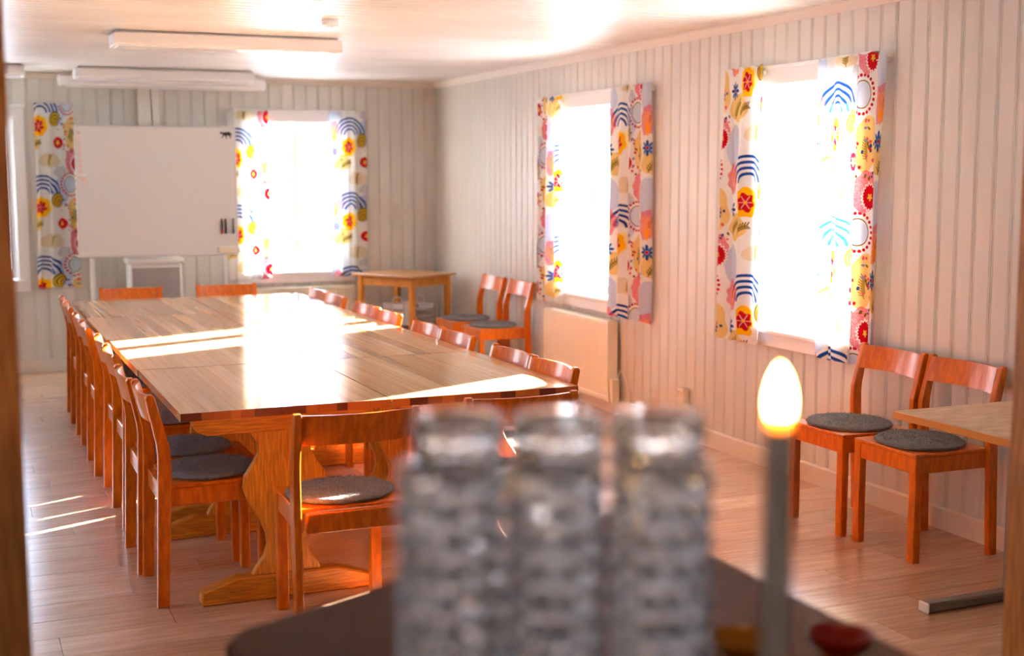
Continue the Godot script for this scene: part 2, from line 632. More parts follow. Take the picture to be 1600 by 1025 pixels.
func build_shell() -> void:
	# floor: planks run along x
	var fl := structure("floor")
	part("subfloor", box(Vector3(XR - XL + 0.4, 0.2, 13.4), 0.0), M.plaster, fl, Vector3((XR + XL) / 2, -0.112, -4.6))
	var pw := 0.192
	var plen := 1.29
	var z := ZB
	var row := 0
	var meshes := {}
	while z < ZF + 0.1:
		var x: float = XL - [0.0, 0.43, 0.86, 0.21, 0.64][row % 5] - rng.randf() * 0.2
		while x < XR:
			var a := maxf(x, XL)
			var b := minf(x + plen, XR)
			if b - a > 0.03:
				var key := "%.3f" % (b - a)
				if not meshes.has(key):
					meshes[key] = box(Vector3(b - a - 0.0012, 0.012, pw - 0.0012), 0.0012)
				part("plank", meshes[key], M["plank_%d" % rng.randi_range(0, 3)], fl, Vector3((a + b) / 2, -0.006, z + pw / 2))
			x += plen
		z += pw
		row += 1
	part("threshold_floor", box(Vector3(XR - XL, 0.012, 3.7), 0.0), M.plank_1, fl, Vector3((XR + XL) / 2, -0.006, z + 1.85))
	# ceiling
	var ce := structure("ceiling")
	part("ceiling_slab", box(Vector3(XR - XL + 0.4, 0.15, 13.4), 0.0), M.plaster, ce, Vector3((XR + XL) / 2, YC + 0.0825, -4.6))
	var cb := panel_board(XR - XL)
	# board mesh: u=+x -> z, y -> x, face +z -> down
	var cbasis := Basis(Vector3(0, 0, 1), Vector3(1, 0, 0), Vector3(0, -1, 0))
	var n_c := int(ceil((ZF - ZB) / PITCH))
	for i in n_c:
		var o := part("board", cb, M.paint_ceiling, ce)
		o.transform = Transform3D(cbasis, Vector3(XL, YC, ZB + i * PITCH))
	# right wall with two windows
	var wr := structure("wall_right")
	var nb := int(ceil((ZF - ZB) / PITCH))
	var holes_r := [[24, 32], [48, 56]]
	var full := panel_board(YC)
	var low := panel_board(W_LO)
	var high := panel_board(YC - W_HI)
	for i in nb:
		var inside := false
		for h in holes_r:
			inside = inside or (i >= h[0] and i < h[1])
		var at := Vector3(XR, 0, ZB + i * PITCH)
		if inside:
			part("board", low, M.paint_wall, wr, at, Vector3(0, -PI / 2, 0))
			part("board", high, M.paint_wall, wr, at + Vector3(0, W_HI, 0), Vector3(0, -PI / 2, 0))
		else:
			part("board", full, M.paint_wall, wr, at, Vector3(0, -PI / 2, 0))
	var hz := []
	for h in holes_r:
		hz.append([ZB + h[0] * PITCH, ZB + h[1] * PITCH])
	wall_core(wr, false, XR, ZB - 0.2, 2.0, hz, 1.0)
	# back wall with two windows
	var wb := structure("wall_back")
	var holes_b := [[8, 16], [33, 41]]
	var n_b := 52
	for i in n_b:
		var inside := false
		for h in holes_b:
			inside = inside or (i >= h[0] and i < h[1])
		var at := Vector3(XR - (i + 1) * PITCH, 0, ZB)
		if inside:
			part("board", low, M.paint_wall, wb, at)
			part("board", high, M.paint_wall, wb, at + Vector3(0, W_HI, 0))
		else:
			part("board", full, M.paint_wall, wb, at)
	wall_core(wb, true, ZB, XL - 0.2, XR + 0.2, [[XR - 41 * PITCH, XR - 33 * PITCH], [XR - 16 * PITCH, XR - 8 * PITCH]], -1.0)
	# left wall and the walls round the camera's room
	var wl := structure("wall_left")
	wall_core(wl, false, XL, ZB - 0.2, 2.0, [[-5.0 - 4 * PITCH, -5.0 + 4 * PITCH], [1.3 - 4 * PITCH, 1.3 + 4 * PITCH]], -1.0)
	var wf := structure("wall_front")
	part("wall_core", box(Vector3(XR - XL + 0.4, YC + 0.2, 0.2), 0.0), M.plaster, wf, Vector3((XR + XL) / 2, YC / 2, 2.0))
	var wp := structure("wall_partition")
	part("wall_core", box(Vector3(0.0 - XL, YC, 0.1), 0.0), M.plaster, wp, Vector3((XL + 0.0) / 2 - 0.03, YC / 2, ZF + 0.05))
	part("wall_core", box(Vector3(XR - 2.1, YC, 0.1), 0.0), M.plaster, wp, Vector3((XR + 2.1) / 2, YC / 2, ZF + 0.05))
	part("wall_core", box(Vector3(2.13, YC - 2.2, 0.1), 0.0), M.plaster, wp, Vector3(1.035, (YC + 2.2) / 2, ZF + 0.05))
	# doorway lining
	var d := structure("door_1")
	part("jamb", box(Vector3(0.10, 2.12, 0.14), 0.004), M.door_wood, d, Vector3(0.02, 1.06, -2.0))
	part("casing", box(Vector3(0.11, 2.2, 0.02), 0.004), M.door_wood, d, Vector3(-0.045, 1.1, -1.94))
	part("jamb", box(Vector3(0.10, 2.12, 0.14), 0.004), M.door_wood, d, Vector3(2.066, 1.06, -2.0))
	part("casing", box(Vector3(0.11, 2.2, 0.02), 0.004), M.door_wood, d, Vector3(2.135, 1.1, -1.94))
	part("lintel", box(Vector3(2.146, 0.10, 0.14), 0.004), M.door_wood, d, Vector3(1.043, 2.17, -2.0))
	part("hinge", box(Vector3(0.022, 0.1, 0.006), 0.001), M.cable_dark, d, Vector3(0.022, 1.28, -1.928))
	part("strike_plate", box(Vector3(0.004, 0.08, 0.03), 0.001), M.brass, d, Vector3(2.0145, 1.26, -2.0))
	# baseboards and ceiling trim
	var br := structure("baseboard_right")
	part("baseboard", prism(v2([0, 0, 0.016, 0, 0.016, 0.092, 0.010, 0.1, 0, 0.1]), ZF - ZB, 0.0), M.paint_base, br, Vector3(XR, 0, (ZF + ZB) / 2), Vector3(0, PI, 0))
	var bb := structure("baseboard_back")
	part("baseboard", prism(v2([0, 0, 0.016, 0, 0.016, 0.092, 0.010, 0.1, 0, 0.1]), XR - XL, 0.0), M.paint_base, bb, Vector3((XR + XL) / 2, 0, ZB), Vector3(0, -PI / 2, 0))
	var cove := v2([0, 0, 0.006, 0, 0.014, 0.01, 0.03, 0.028, 0.038, 0.036, 0.038, 0.045, 0, 0.045])
	var t1 := structure("trim_1")
	part("crown", prism(cove, ZF - ZB, 0.0), M.paint_trim, t1, Vector3(XR, YC - 0.045, (ZF + ZB) / 2), Vector3(0, PI, 0))
	var t2 := structure("trim_2")
	part("crown", prism(cove, XR - XL, 0.0), M.paint_trim, t2, Vector3((XR + XL) / 2, YC - 0.045, ZB), Vector3(0, -PI / 2, 0))
	# windows
	window("window_1", Vector3(XR, 0, ZB + 28 * PITCH), -PI / 2)
	window("window_2", Vector3(XR, 0, ZB + 52 * PITCH), -PI / 2)
	window("window_3", Vector3(XR - 12 * PITCH, 0, ZB), 0.0)
	window("window_4", Vector3(XR - 37 * PITCH, 0, ZB), 0.0)
	window("window_5", Vector3(XL, 0, 1.3), PI / 2)  # added, unseen: placed to let light onto the foreground in the camera's room
	window("window_6", Vector3(XL, 0, -5.0), PI / 2)
	# snow outside
	var sn := MeshInstance3D.new()
	sn.name = "ground"
	sn.mesh = box(Vector3(120, 0.1, 120), 0.0)
	sn.material_override = M.snow
	sn.set_meta("kind", "structure")
	sn.position = Vector3(0, -0.75, -10)
	add_child(sn)

func window(called: String, at: Vector3, turn: float) -> void:
	# local: +z into the room, x along the wall, opening 8 boards wide
	var w := structure(called, at)
	w.rotation.y = turn
	var hw := 4 * PITCH
	var h := W_HI - W_LO
	var cy := (W_HI + W_LO) / 2
	for s in [-1.0, 1.0]:
		part("casing", box(Vector3(0.085, h + 0.004, 0.022), 0.003), M.window_white, w, Vector3(s * (hw + 0.04), cy - 0.0055, 0.012))
		part("reveal", box(Vector3(0.014, h, 0.22), 0.0), M.window_white, w, Vector3(s * (hw - 0.007), cy, -0.11))
		# casement: two stiles, two rails, one pane
		var cx: float = s * hw * 0.5
		for e in [-1.0, 1.0]:
			part("stile", box(Vector3(0.05, h - 0.03, 0.045), 0.004), M.window_white, w, Vector3(cx + e * (hw * 0.5 - 0.032), cy, -0.1))
		part("rail", box(Vector3(hw - 0.1, 0.055, 0.045), 0.004), M.window_white, w, Vector3(cx, W_HI - 0.045, -0.1))
		part("rail", box(Vector3(hw - 0.1, 0.065, 0.045), 0.004), M.window_white, w, Vector3(cx, W_LO + 0.05, -0.1))
		part("pane", box(Vector3(hw - 0.1, h - 0.14, 0.004), 0.0), M.pane, w, Vector3(cx, cy, -0.1))
	part("casing", box(Vector3(hw * 2 + 0.166, 0.085, 0.024), 0.004), M.window_white, w, Vector3(0, W_HI + 0.04, 0.013))
	part("cornice", box(Vector3(hw * 2 + 0.19, 0.02, 0.04), 0.004), M.window_white, w, Vector3(0, W_HI + 0.09, 0.02))
	part("casing", box(Vector3(hw * 2 + 0.166, 0.075, 0.022), 0.004), M.window_white, w, Vector3(0, W_LO - 0.045, 0.012))
	part("sill", box(Vector3(hw * 2 + 0.1, 0.022, 0.25), 0.004), M.window_white, w, Vector3(0, W_LO - 0.002, -0.085))
	part("reveal", box(Vector3(hw * 2, 0.014, 0.22), 0.0), M.window_white, w, Vector3(0, W_HI - 0.007, -0.11))

# ---------------------------------------------------------------- furniture
func make_chair() -> Node3D:
	# local: origin on the floor under the seat, +z is the front
	var c := Node3D.new()
	var w: StandardMaterial3D = M.chair_wood
	# rear posts: bent side profile (z, y) extruded along x
	var prof := v2([-0.218, 0.0, -0.176, 0.0, -0.158, 0.40, -0.154, 0.50, -0.156, 0.585, -0.205, 0.775, -0.214, 0.785, -0.232, 0.783, -0.238, 0.772, -0.203, 0.60, -0.200, 0.56, -0.204, 0.42])
	var xf := Transform3D(Basis(Vector3(0, 0, 1), Vector3(0, 1, 0), Vector3(-1, 0, 0)), Vector3.ZERO)
	var post := prism(prof, 0.028, 0.003, xf)
	for s in [-1.0, 1.0]:
		part("rear_post", post, w, c, Vector3(s * 0.205, 0, 0))
	var leg := box(Vector3(0.04, 0.435, 0.036), 0.003)
	for s in [-1.0, 1.0]:
		part("leg", leg, w, c, Vector3(s * 0.175, 0.2175, 0.178))
		part("foot_glide", lathe(v2([0.0, -0.002, 0.010, -0.002, 0.010, 0.004]), 10), M.steel_grey, c, Vector3(s * 0.175, 0.0, 0.178))
	# seat rails and seat plate
	var rail := box(Vector3(0.34, 0.068, 0.022), 0.003)
	part("rail", box(Vector3(0.312, 0.068, 0.022), 0.003), w, c, Vector3(0, 0.401, 0.18))
	part("rail", rail, w, c, Vector3(0, 0.401, -0.178))
	var side := box(Vector3(0.022, 0.068, 0.33), 0.003)
	for s in [-1.0, 1.0]:
		part("rail", side, w, c, Vector3(s * 0.183, 0.401, 0.0), Vector3(0, s * -0.036, 0))
	part("seat", prism(v2([-0.195, -0.196, 0.195, -0.196, 0.202, 0.16, 0.188, 0.165, -0.188, 0.165, -0.202, 0.16]), 0.014, 0.003, Transform3D(Basis(Vector3(1, 0, 0), Vector3(0, 0, -1), Vector3(0, 1, 0)), Vector3(0, 0.442, 0))), w, c)
	# curved back slat
	var nu := 17
	var st := new_st()
	var th := 0.013
	var outer := []
	var inner := []
	for j in 2:
		for i in nu:
			var u := -1.0 + 2.0 * i / (nu - 1)
			var y := 0.672 + 0.104 * j
			var lean := -0.178 - (y - 0.672) * 0.26
			var bow := -0.036 * (1.0 - u * u)
			outer.append(Vector3(u * 0.192, y, lean + bow - th))
			inner.append(Vector3(u * 0.192, y, lean + bow))
	add_grid(st, outer, nu, 2, [], [Vector3(0, 0, -1)])
	add_grid(st, inner, nu, 2, [], [Vector3(0, 0, 1)])
	for i in nu - 1:
		quad(st, inner[i], inner[i + 1], outer[i + 1], outer[i], Vector3.DOWN)
		quad(st, inner[nu + i], inner[nu + i + 1], outer[nu + i + 1], outer[nu + i], Vector3.UP)
	part("backrest", st.commit(), w, c)
	return c

func make_pad() -> ArrayMesh:
	var st := new_st()
	var n := FastNoiseLite.new()
	n.seed = 4
	n.frequency = 14.0
	var rings := [[0.0, 0.020], [0.06, 0.021], [0.11, 0.022], [0.15, 0.0225], [0.172, 0.021], [0.184, 0.016], [0.188, 0.010], [0.184, 0.004], [0.172, 0.001], [0.0, 0.001]]
	var segs := 56
	var pts := []
	for r in rings:
		for i in segs + 1:
			var a := TAU * (i % segs) / segs
			var rr: float = r[0] * (1.0 + 0.03 * n.get_noise_2d(cos(a) * 0.5, sin(a) * 0.5) + 0.012 * sin(23.0 * a) * float(r[0] > 0.16))
			var p := Vector3(rr * cos(a) * 1.03, r[1], rr * sin(a) * 0.95)
			if r[1] > 0.003:
				p.y += 0.0035 * n.get_noise_3d(p.x * 4.0, 0.0, p.z * 4.0)
			pts.append(p)
	var hints := []
	for p in pts:
		hints.append(p - Vector3(0, 0.011, 0))
	add_grid(st, pts, segs + 1, rings.size(), [], hints)
	return st.commit()

func make_wool() -> ArrayMesh:
	# short fibres standing off the pad
	var st := new_st()
	for k in 3600:
		var a := rng.randf() * TAU
		var rr := 0.187 * sqrt(rng.randf()) if k % 4 else rng.randf_range(0.175, 0.188)
		var p := Vector3(rr * cos(a) * 1.03, 0.021 if rr < 0.172 else lerpf(0.02, 0.006, (rr - 0.172) / 0.016), rr * sin(a) * 0.95)
		var lean := Vector3(rng.randf_range(-1, 1), 0.55, rng.randf_range(-1, 1)) + Vector3(cos(a), 0.0, sin(a)) * (0.9 if rr > 0.17 else 0.0)
		var tip := p + lean.normalized() * rng.randf_range(0.005, 0.014)
		var w := Vector3(rng.randf_range(-1, 1), 0, rng.randf_range(-1, 1)).normalized() * 0.0017
		tri(st, p - w, p + w, tip, Vector3.UP)
	return st.commit()

func ordinal(i: int) -> String:
	return ["first", "second", "third", "fourth", "fifth", "sixth", "seventh", "eighth", "ninth", "tenth", "eleventh", "twelfth", "thirteenth", "fourteenth", "fifteenth", "sixteenth"][i]

var chair0: Node3D
var pad_mesh: ArrayMesh
var wool_mesh: ArrayMesh

func put_chair(at: Vector3, turn: float, label: String, pad_label: String, group: String, pad_group: String, pad_turn := 0.0) -> void:
	var c: Node3D = chair0.duplicate()
	c.name = numbered("dining_chair")
	add_child(c, true)
	c.position = at
	c.rotation.y = turn
	tag(c, label, "chair", group)
	if pad_label != "":
		var p := MeshInstance3D.new()
		p.name = numbered("seat_pad")
		p.mesh = pad_mesh
		p.material_override = M.felt
		add_child(p, true)
		p.position = at + Basis(Vector3.UP, turn) * Vector3(0.0, 0.4492, 0.015)
		p.rotation.y = turn + pad_turn
		var wool := part("wool", wool_mesh, M.felt, p)
		wool.set_meta("kind", "stuff")
		tag(p, pad_label, "cushion", pad_group)

func build_chairs() -> void:
	chair0 = make_chair()
	pad_mesh = make_pad()
	wool_mesh = make_wool()
	# row on the side of the table away from the radiator wall; facing +x
	var left := [-8.86, -8.415, -7.668, -7.225, -6.536, -6.092, -5.37, -4.926]
	var lx := [0.83, 0.82, 0.82, 0.815, 0.835, 0.83, 0.805, 0.82]
	for i in 8:
		var o := ordinal(i)
		put_chair(Vector3(lx[i], 0, left[i]), PI / 2, "orange wooden chair, %s from the whiteboard in the row away from the radiator wall" % o,
			"grey felt pad on the %s chair from the whiteboard, row away from radiator wall" % o, "chairs along the long table", "felt seat pads", rng.randf_range(-0.4, 0.4))
	var right := [-8.82, -8.376, -7.674, -7.23, -6.522, -6.078, -5.375, -4.93]
	for i in 8:
		var o := ordinal(i)
		put_chair(Vector3(2.065, 0, right[i]), -PI / 2, "orange wooden chair, %s from the whiteboard in the row nearest the radiator wall" % o,
			"grey felt pad on the %s chair from the whiteboard, row nearest radiator wall" % o, "chairs along the long table", "felt seat pads", rng.randf_range(-0.4, 0.4))
	# heads of the table
	put_chair(Vector3(1.11, 0, -9.35), 0.0, "orange wooden chair at the whiteboard end, in front of the mesh air unit", "", "chairs at the ends of the table", "")
	put_chair(Vector3(1.79, 0, -9.36), 0.0, "orange wooden chair at the whiteboard end, nearer the curtained back window", "", "chairs at the ends of the table", "")
	put_chair(Vector3(1.195, 0, -4.355), PI, "orange wooden chair at the doorway end of the table, partly lit by sun", "grey felt pad with a sunlit edge on the chair at the doorway end", "chairs at the ends of the table", "felt seat pads", 0.3)
	put_chair(Vector3(1.825, 0, -4.43), PI, "orange wooden chair at the doorway end of the table, half hidden behind the glasses", "grey felt pad on the doorway-end chair half hidden behind the glasses", "chairs at the ends of the table", "felt seat pads")
	# chairs along the right wall, facing -x
	put_chair(Vector3(3.652, 0, -4.70), -PI / 2, "orange wooden chair against the panelled wall, under the curtain edge", "grey felt pad on the wall chair under the curtain edge", "chairs against the wall by the window", "felt seat pads", 0.2)
	put_chair(Vector3(3.67, 0, -4.255), -PI / 2, "orange wooden chair against the panelled wall, beside the pale laminate table", "grey felt pad on the wall chair beside the pale laminate table", "chairs against the wall by the window", "felt seat pads", -0.25)
	put_chair(Vector3(3.66, 0, -9.5), -PI / 2, "orange wooden chair against the wall, next to the small corner table", "grey felt pad on the wall chair next to the small corner table", "chairs against the wall in the far corner", "felt seat pads", 0.1)
	put_chair(Vector3(3.67, 0, -8.98), -PI / 2, "orange wooden chair against the wall, between the radiator and another chair", "grey felt pad on the wall chair nearer the radiator", "chairs against the wall in the far corner", "felt seat pads", -0.2)

func make_table() -> Node3D:
	# local: origin on the floor under the middle of the top; 0.776 (x) by 1.148 (z), top at 0.73
	var t := Node3D.new()
	var top := Node3D.new()
	top.name = "tabletop"
	t.add_child(top)
	var n := 11
	var sw := 0.772 / n
	var stave := box(Vector3(sw, 0.030, 1.141), 0.0)
	for i in n:
		var x := -0.386 + sw * (i + 0.5)
		var s := part("stave", stave, M["stave_%d" % rng.randi_range(0, 4)], top, Vector3(x, 0.715, 0))
	# end grain shows as a row of blocks along both ends
	for e in [-1.0, 1.0]:
		var k := 0
		var x0 := -0.386
		while x0 < 0.385:
			var wd := minf(rng.randf_range(0.035, 0.085), 0.386 - x0)
			part("end_block", box(Vector3(wd - 0.0004, 0.0294, 0.0016), 0.0), M["stave_end_%d" % rng.randi_range(0, 2)], top, Vector3(x0 + wd / 2, 0.7149, e * 0.5713))
			x0 += wd
	# trestles
	var up := v2([-0.13, 0.09, 0.13, 0.09, 0.118, 0.115, 0.085, 0.16, 0.072, 0.20, 0.078, 0.25, 0.105, 0.31, 0.14, 0.37, 0.156, 0.42, 0.15, 0.465, 0.115, 0.515, 0.098, 0.55, 0.102, 0.59, 0.13, 0.63, -0.13, 0.63, -0.102, 0.59, -0.098, 0.55, -0.115, 0.515, -0.15, 0.465, -0.156, 0.42, -0.14, 0.37, -0.105, 0.31, -0.078, 0.25, -0.072, 0.20, -0.085, 0.16, -0.118, 0.115])
	var upm := prism(up, 0.036, 0.003)
	var foot := prism(v2([-0.315, 0.0, 0.315, 0.0, 0.322, 0.012, 0.318, 0.052, 0.19, 0.092, -0.19, 0.092, -0.318, 0.052, -0.322, 0.012]), 0.066, 0.006)
	var bat := prism(v2([-0.335, 0.70, -0.335, 0.672, -0.318, 0.645, -0.285, 0.63, 0.285, 0.63, 0.318, 0.645, 0.335, 0.672, 0.335, 0.70]), 0.06, 0.003)
	for e in [-1.0, 1.0]:
		part("upright", upm, M.pine, t, Vector3(0, 0, e * 0.475))
		part("foot", foot, M.pine_flat, t, Vector3(0, 0, e * 0.475))
		part("batten", bat, M.pine_flat, t, Vector3(0, 0, e * 0.475))
	part("stretcher", box(Vector3(0.03, 0.1, 0.914), 0.004), M.pine, t, Vector3(0, 0.36, 0))
	return t

func build_tables() -> void:
	var ends := ["at the whiteboard end", "second from the whiteboard", "third from the whiteboard", "at the doorway end"]
	var sides := ["on the side away from the radiator", "on the radiator side"]
	for r in 4:
		for s in 2:
			var t := make_table()
			t.name = numbered("trestle_table")
			add_child(t, true)
			t.position = Vector3([1.068, 1.846][s] + [0.0, -0.012, 0.0, 0.004][r], 0, [-8.622, -7.47, -6.318, -5.166][r])
			tag(t, "pine trestle table %s, %s" % [ends[r], sides[s]], "table", "trestle tables pushed into one long table")
	# corner table
	var c := thing("side_table", "small square pine table standing askew in the corner", "table", Vector3(3.47, 0, -10.52), deg_to_rad(30.0))
	part("tabletop", box(Vector3(0.56, 0.022, 0.70), 0.005), M.corner_top, c, Vector3(0, 0.741, 0))
	for sx in [-1.0, 1.0]:
		part("apron", box(Vector3(0.02, 0.075, 0.54), 0.002), M.corner_pine, c, Vector3(sx * 0.225, 0.692, 0))
		for sz in [-1.0, 1.0]:
			part("leg", box(Vector3(0.046, 0.73, 0.046), 0.004), M.corner_pine, c, Vector3(sx * 0.228, 0.365, sz * 0.285))
	for sz in [-1.0, 1.0]:
		part("apron", box(Vector3(0.43, 0.075, 0.02), 0.002), M.corner_pine, c, Vector3(0, 0.692, sz * 0.283))
	part("shelf", box(Vector3(0.43, 0.018, 0.55), 0.003), M.dark_table, c, Vector3(0, 0.30, 0))
	# laminate table by the doorway
	var l := thing("laminate_table", "pale laminate table with grey metal T-shaped foot, beside the wall chairs", "table", Vector3(3.45, 0, -3.0))
	part("tabletop", box(Vector3(0.80, 0.022, 1.38), 0.003), M.laminate, l, Vector3(0, 0.709, 0))
	for e in [[Vector3(0, 0.7065, 0.6905), Vector3(0.804, 0.026, 0.004)], [Vector3(0, 0.7065, -0.6905), Vector3(0.804, 0.026, 0.004)], [Vector3(-0.4015, 0.7065, 0), Vector3(0.004, 0.026, 1.384)], [Vector3(0.4015, 0.7065, 0), Vector3(0.004, 0.026, 1.384)]]:
		part("edge_band", box(e[1], 0.001), M.laminate_edge, l, e[0])
	for e in [-1.0, 1.0]:
		part("foot_bar", box(Vector3(0.66, 0.035, 0.05), 0.006), M.steel_grey, l, Vector3(0.01, 0.0175, e * 0.585))
		part("column", box(Vector3(0.06, 0.66, 0.035), 0.005), M.steel_grey, l, Vector3(0.08, 0.365, e * 0.585))
		for s in [-1.0, 1.0]:
			part("end_cap", box(Vector3(0.012, 0.037, 0.052), 0.004), M.plastic_white, l, Vector3(0.01 + s * 0.334, 0.0185, e * 0.585))
	part("crossbar", box(Vector3(0.04, 0.06, 1.14), 0.004), M.steel_grey, l, Vector3(0.08, 0.66, 0))

# ---------------------------------------------------------------- curtains
func curtain(label: String, at: Vector3, turn: float, width: float, y0: float, y1: float, folds: float, phase: float, shift: Vector2, flare := 0.0) -> void:
	# local: x along the wall from 0 to width, +z into the room
	var nu := 61
	var nv := 28
	var pts := []
	var uvs := []
	var n := FastNoiseLite.new()
	n.seed = int(phase * 100)
	n.frequency = 1.3
	for j in nv:
		var v := float(j) / (nv - 1)
		for i in nu:
			var u := float(i) / (nu - 1)
			var a := u * folds * TAU + phase
			var amp := lerpf(0.010, 0.021, smoothstep(0.0, 0.5, v))
			var z := 0.055 + amp * (sin(a) + 0.3 * sin(2.3 * a + 1.0)) + 0.012 * n.get_noise_2d(u * 2.0, v * 2.0)
			var x := u * width + 0.012 * sin(a * 2.0) * v + flare * v * (u - 0.5) + 0.02 * n.get_noise_2d(u + 7.0, v * 1.5) * v
			var y := lerpf(y1, y0, v) + (0.006 * sin(a * 2.0) if j == 0 else 0.0) + 0.008 * sin(a) * v
			pts.append(Vector3(x, y, z))
			uvs.append(Vector2((u * width * 1.35) / 0.64 + shift.x, (y1 - y) / 0.64 + shift.y))
	var st := new_st()
	add_grid(st, pts, nu, nv, uvs, [Vector3(0, 0, 1)])
	var c := thing("curtain", label, "curtain", at, turn, "printed curtains")
	part("cloth", st.commit(), M.curtain, c)
	part("rod", tube(PackedVector3Array([Vector3(0.012, y1 - 0.035, 0.038), Vector3(width - 0.012, y1 - 0.035, 0.038)]), 0.006, 8), M.window_white, c)
	for x in [0.03, width - 0.03]:
		part("bracket", box(Vector3(0.012, 0.02, 0.032), 0.002), M.window_white, c, Vector3(x, y1 - 0.035, 0.018))

func build_curtains() -> void:
	var r := -PI / 2
	# on the right wall local x runs along +z
	curtain("floral printed curtain at the radiator window, on its far-corner side", Vector3(XR, 0, -8.70), r, 0.385, 0.66, 2.12, 2.6, 0.4, Vector2(0.62, 0.75))
	curtain("floral printed curtain at the radiator window, on the side of the wall socket", Vector3(XR, 0, -7.55), r, 0.50, 0.655, 2.125, 3.4, 1.9, Vector2(0.1, 0.12))
	curtain("floral printed curtain at the window by the wall chairs, hanging over bare wall", Vector3(XR, 0, -6.19), r, 0.36, 0.66, 2.135, 1.8, 2.6, Vector2(0.92, 0.55), 0.08)
	curtain("floral printed curtain hanging just above the orange wall chairs", Vector3(XR, 0, -5.35), r, 0.50, 0.66, 2.12, 3.2, 0.9, Vector2(0.08, 0.1), -0.06)
	curtain("floral printed curtain at the window behind the whiteboard's free-standing left leg", Vector3(0.59, 0, ZB), 0.0, 0.29, 0.68, 2.14, 2.2, 3.3, Vector2(0.3, 0.4), 0.04)
	curtain("floral printed curtain partly hidden by the whiteboard's edge", Vector3(2.09, 0, ZB), 0.0, 0.35, 0.70, 2.115, 2.4, 5.2, Vector2(0.2, 0.05))
	curtain("floral printed curtain beside the bare corner wall above the small pine table", Vector3(2.965, 0, ZB), 0.0, 0.335, 0.705, 2.12, 2.3, 0.2, Vector2(0.0, 0.2))

# ---------------------------------------------------------------- wall and ceiling fittings
func radiator(label: String, at: Vector3, turn: float, width: float, y0: float, y1: float) -> Node3D:
	var o := thing("radiator", label, "radiator", at, turn)
	var h := y1 - y0
	# fluted front: profile in (x, z) swept up
	var st := new_st()
	var n := int(width / 0.033)
	var prof := []
	for i in n:
		var x0 := -width / 2 + i * width / n
		var p := width / n
		prof.append(Vector2(x0 + p * 0.08, 0.094))
		prof.append(Vector2(x0 + p * 0.22, 0.100))
		prof.append(Vector2(x0 + p * 0.78, 0.100))
		prof.append(Vector2(x0 + p * 0.92, 0.094))
	for i in prof.size() - 1:
		var a: Vector2 = prof[i]
		var b: Vector2 = prof[i + 1]
		quad(st, Vector3(a.x, y0 + 0.045, a.y), Vector3(b.x, y0 + 0.045, b.y), Vector3(b.x, y1 - 0.03, b.y), Vector3(a.x, y1 - 0.03, a.y), Vector3(-(b.y - a.y), 0, b.x - a.x))
	part("front_panel", st.commit(), M.radiator_white, o)
	part("body", box(Vector3(width, h - 0.02, 0.062), 0.004), M.radiator_white, o, Vector3(0, (y0 + y1) / 2 - 0.005, 0.062))
	for s in [-1.0, 1.0]:
		part("rim", box(Vector3(width, 0.03, 0.014), 0.004), M.radiator_white, o, Vector3(0, y1 - 0.018 if s > 0 else y0 + 0.03, 0.095))
		part("side_cover", box(Vector3(0.006, h - 0.01, 0.075), 0.002), M.radiator_white, o, Vector3(s * (width / 2 + 0.003), (y0 + y1) / 2, 0.066))
		part("bracket", box(Vector3(0.03, 0.12, 0.032), 0.003), M.radiator_white, o, Vector3(s * width * 0.3, (y0 + y1) / 2, 0.016))
	var g := new_st()
	var k := int(width / 0.028)
	for i in k:
		add_box(g, Vector3(-width / 2 + (i + 0.5) * width / k, y1 - 0.003, 0.062), Vector3(0.016, 0.006, 0.06), 0.001)
	part("top_grille", g.commit(), M.radiator_white, o)
	var d := new_st()
	for i in int(width / 0.05):
		add_box(d, Vector3(-width / 2 + 0.03 + i * 0.05, y0 + 0.085, 0.1005), Vector3(0.02, 0.007, 0.002), 0.0005)
	part("vent_slots", d.commit(), M.plastic_white, o)
	return o

func luminaire(label: String, x0: float, x1: float, z0: float, z1: float) -> void:
	var o := thing("ceiling_light", label, "ceiling light", Vector3((x0 + x1) / 2, YC, (z0 + z1) / 2), 0.0, "fluorescent ceiling lights")
	var w := x1 - x0
	var d := z1 - z0
	part("mounting_tray", box(Vector3(w - 0.04, 0.016, d - 0.06), 0.003), M.lamp_white, o, Vector3(0, -0.008, 0))
	part("housing", prism(v2([-d / 2, -0.016, d / 2, -0.016, d / 2, -0.075, d / 2 - 0.012, -0.082, -d / 2 + 0.012, -0.082, -d / 2, -0.075]), w - 0.02, 0.002, Transform3D(Basis(Vector3(0, 0, 1), Vector3(0, 1, 0), Vector3(-1, 0, 0)), Vector3.ZERO)), M.lamp_white, o)
	part("diffuser", box(Vector3(w - 0.05, 0.008, d - 0.035), 0.003), M.lamp_diffuser, o, Vector3(0, -0.085, 0))
	for s in [-1.0, 1.0]:
		part("end_cap", box(Vector3(0.012, 0.068, d), 0.003), M.lamp_white, o, Vector3(s * (w / 2 - 0.006), -0.05, 0))

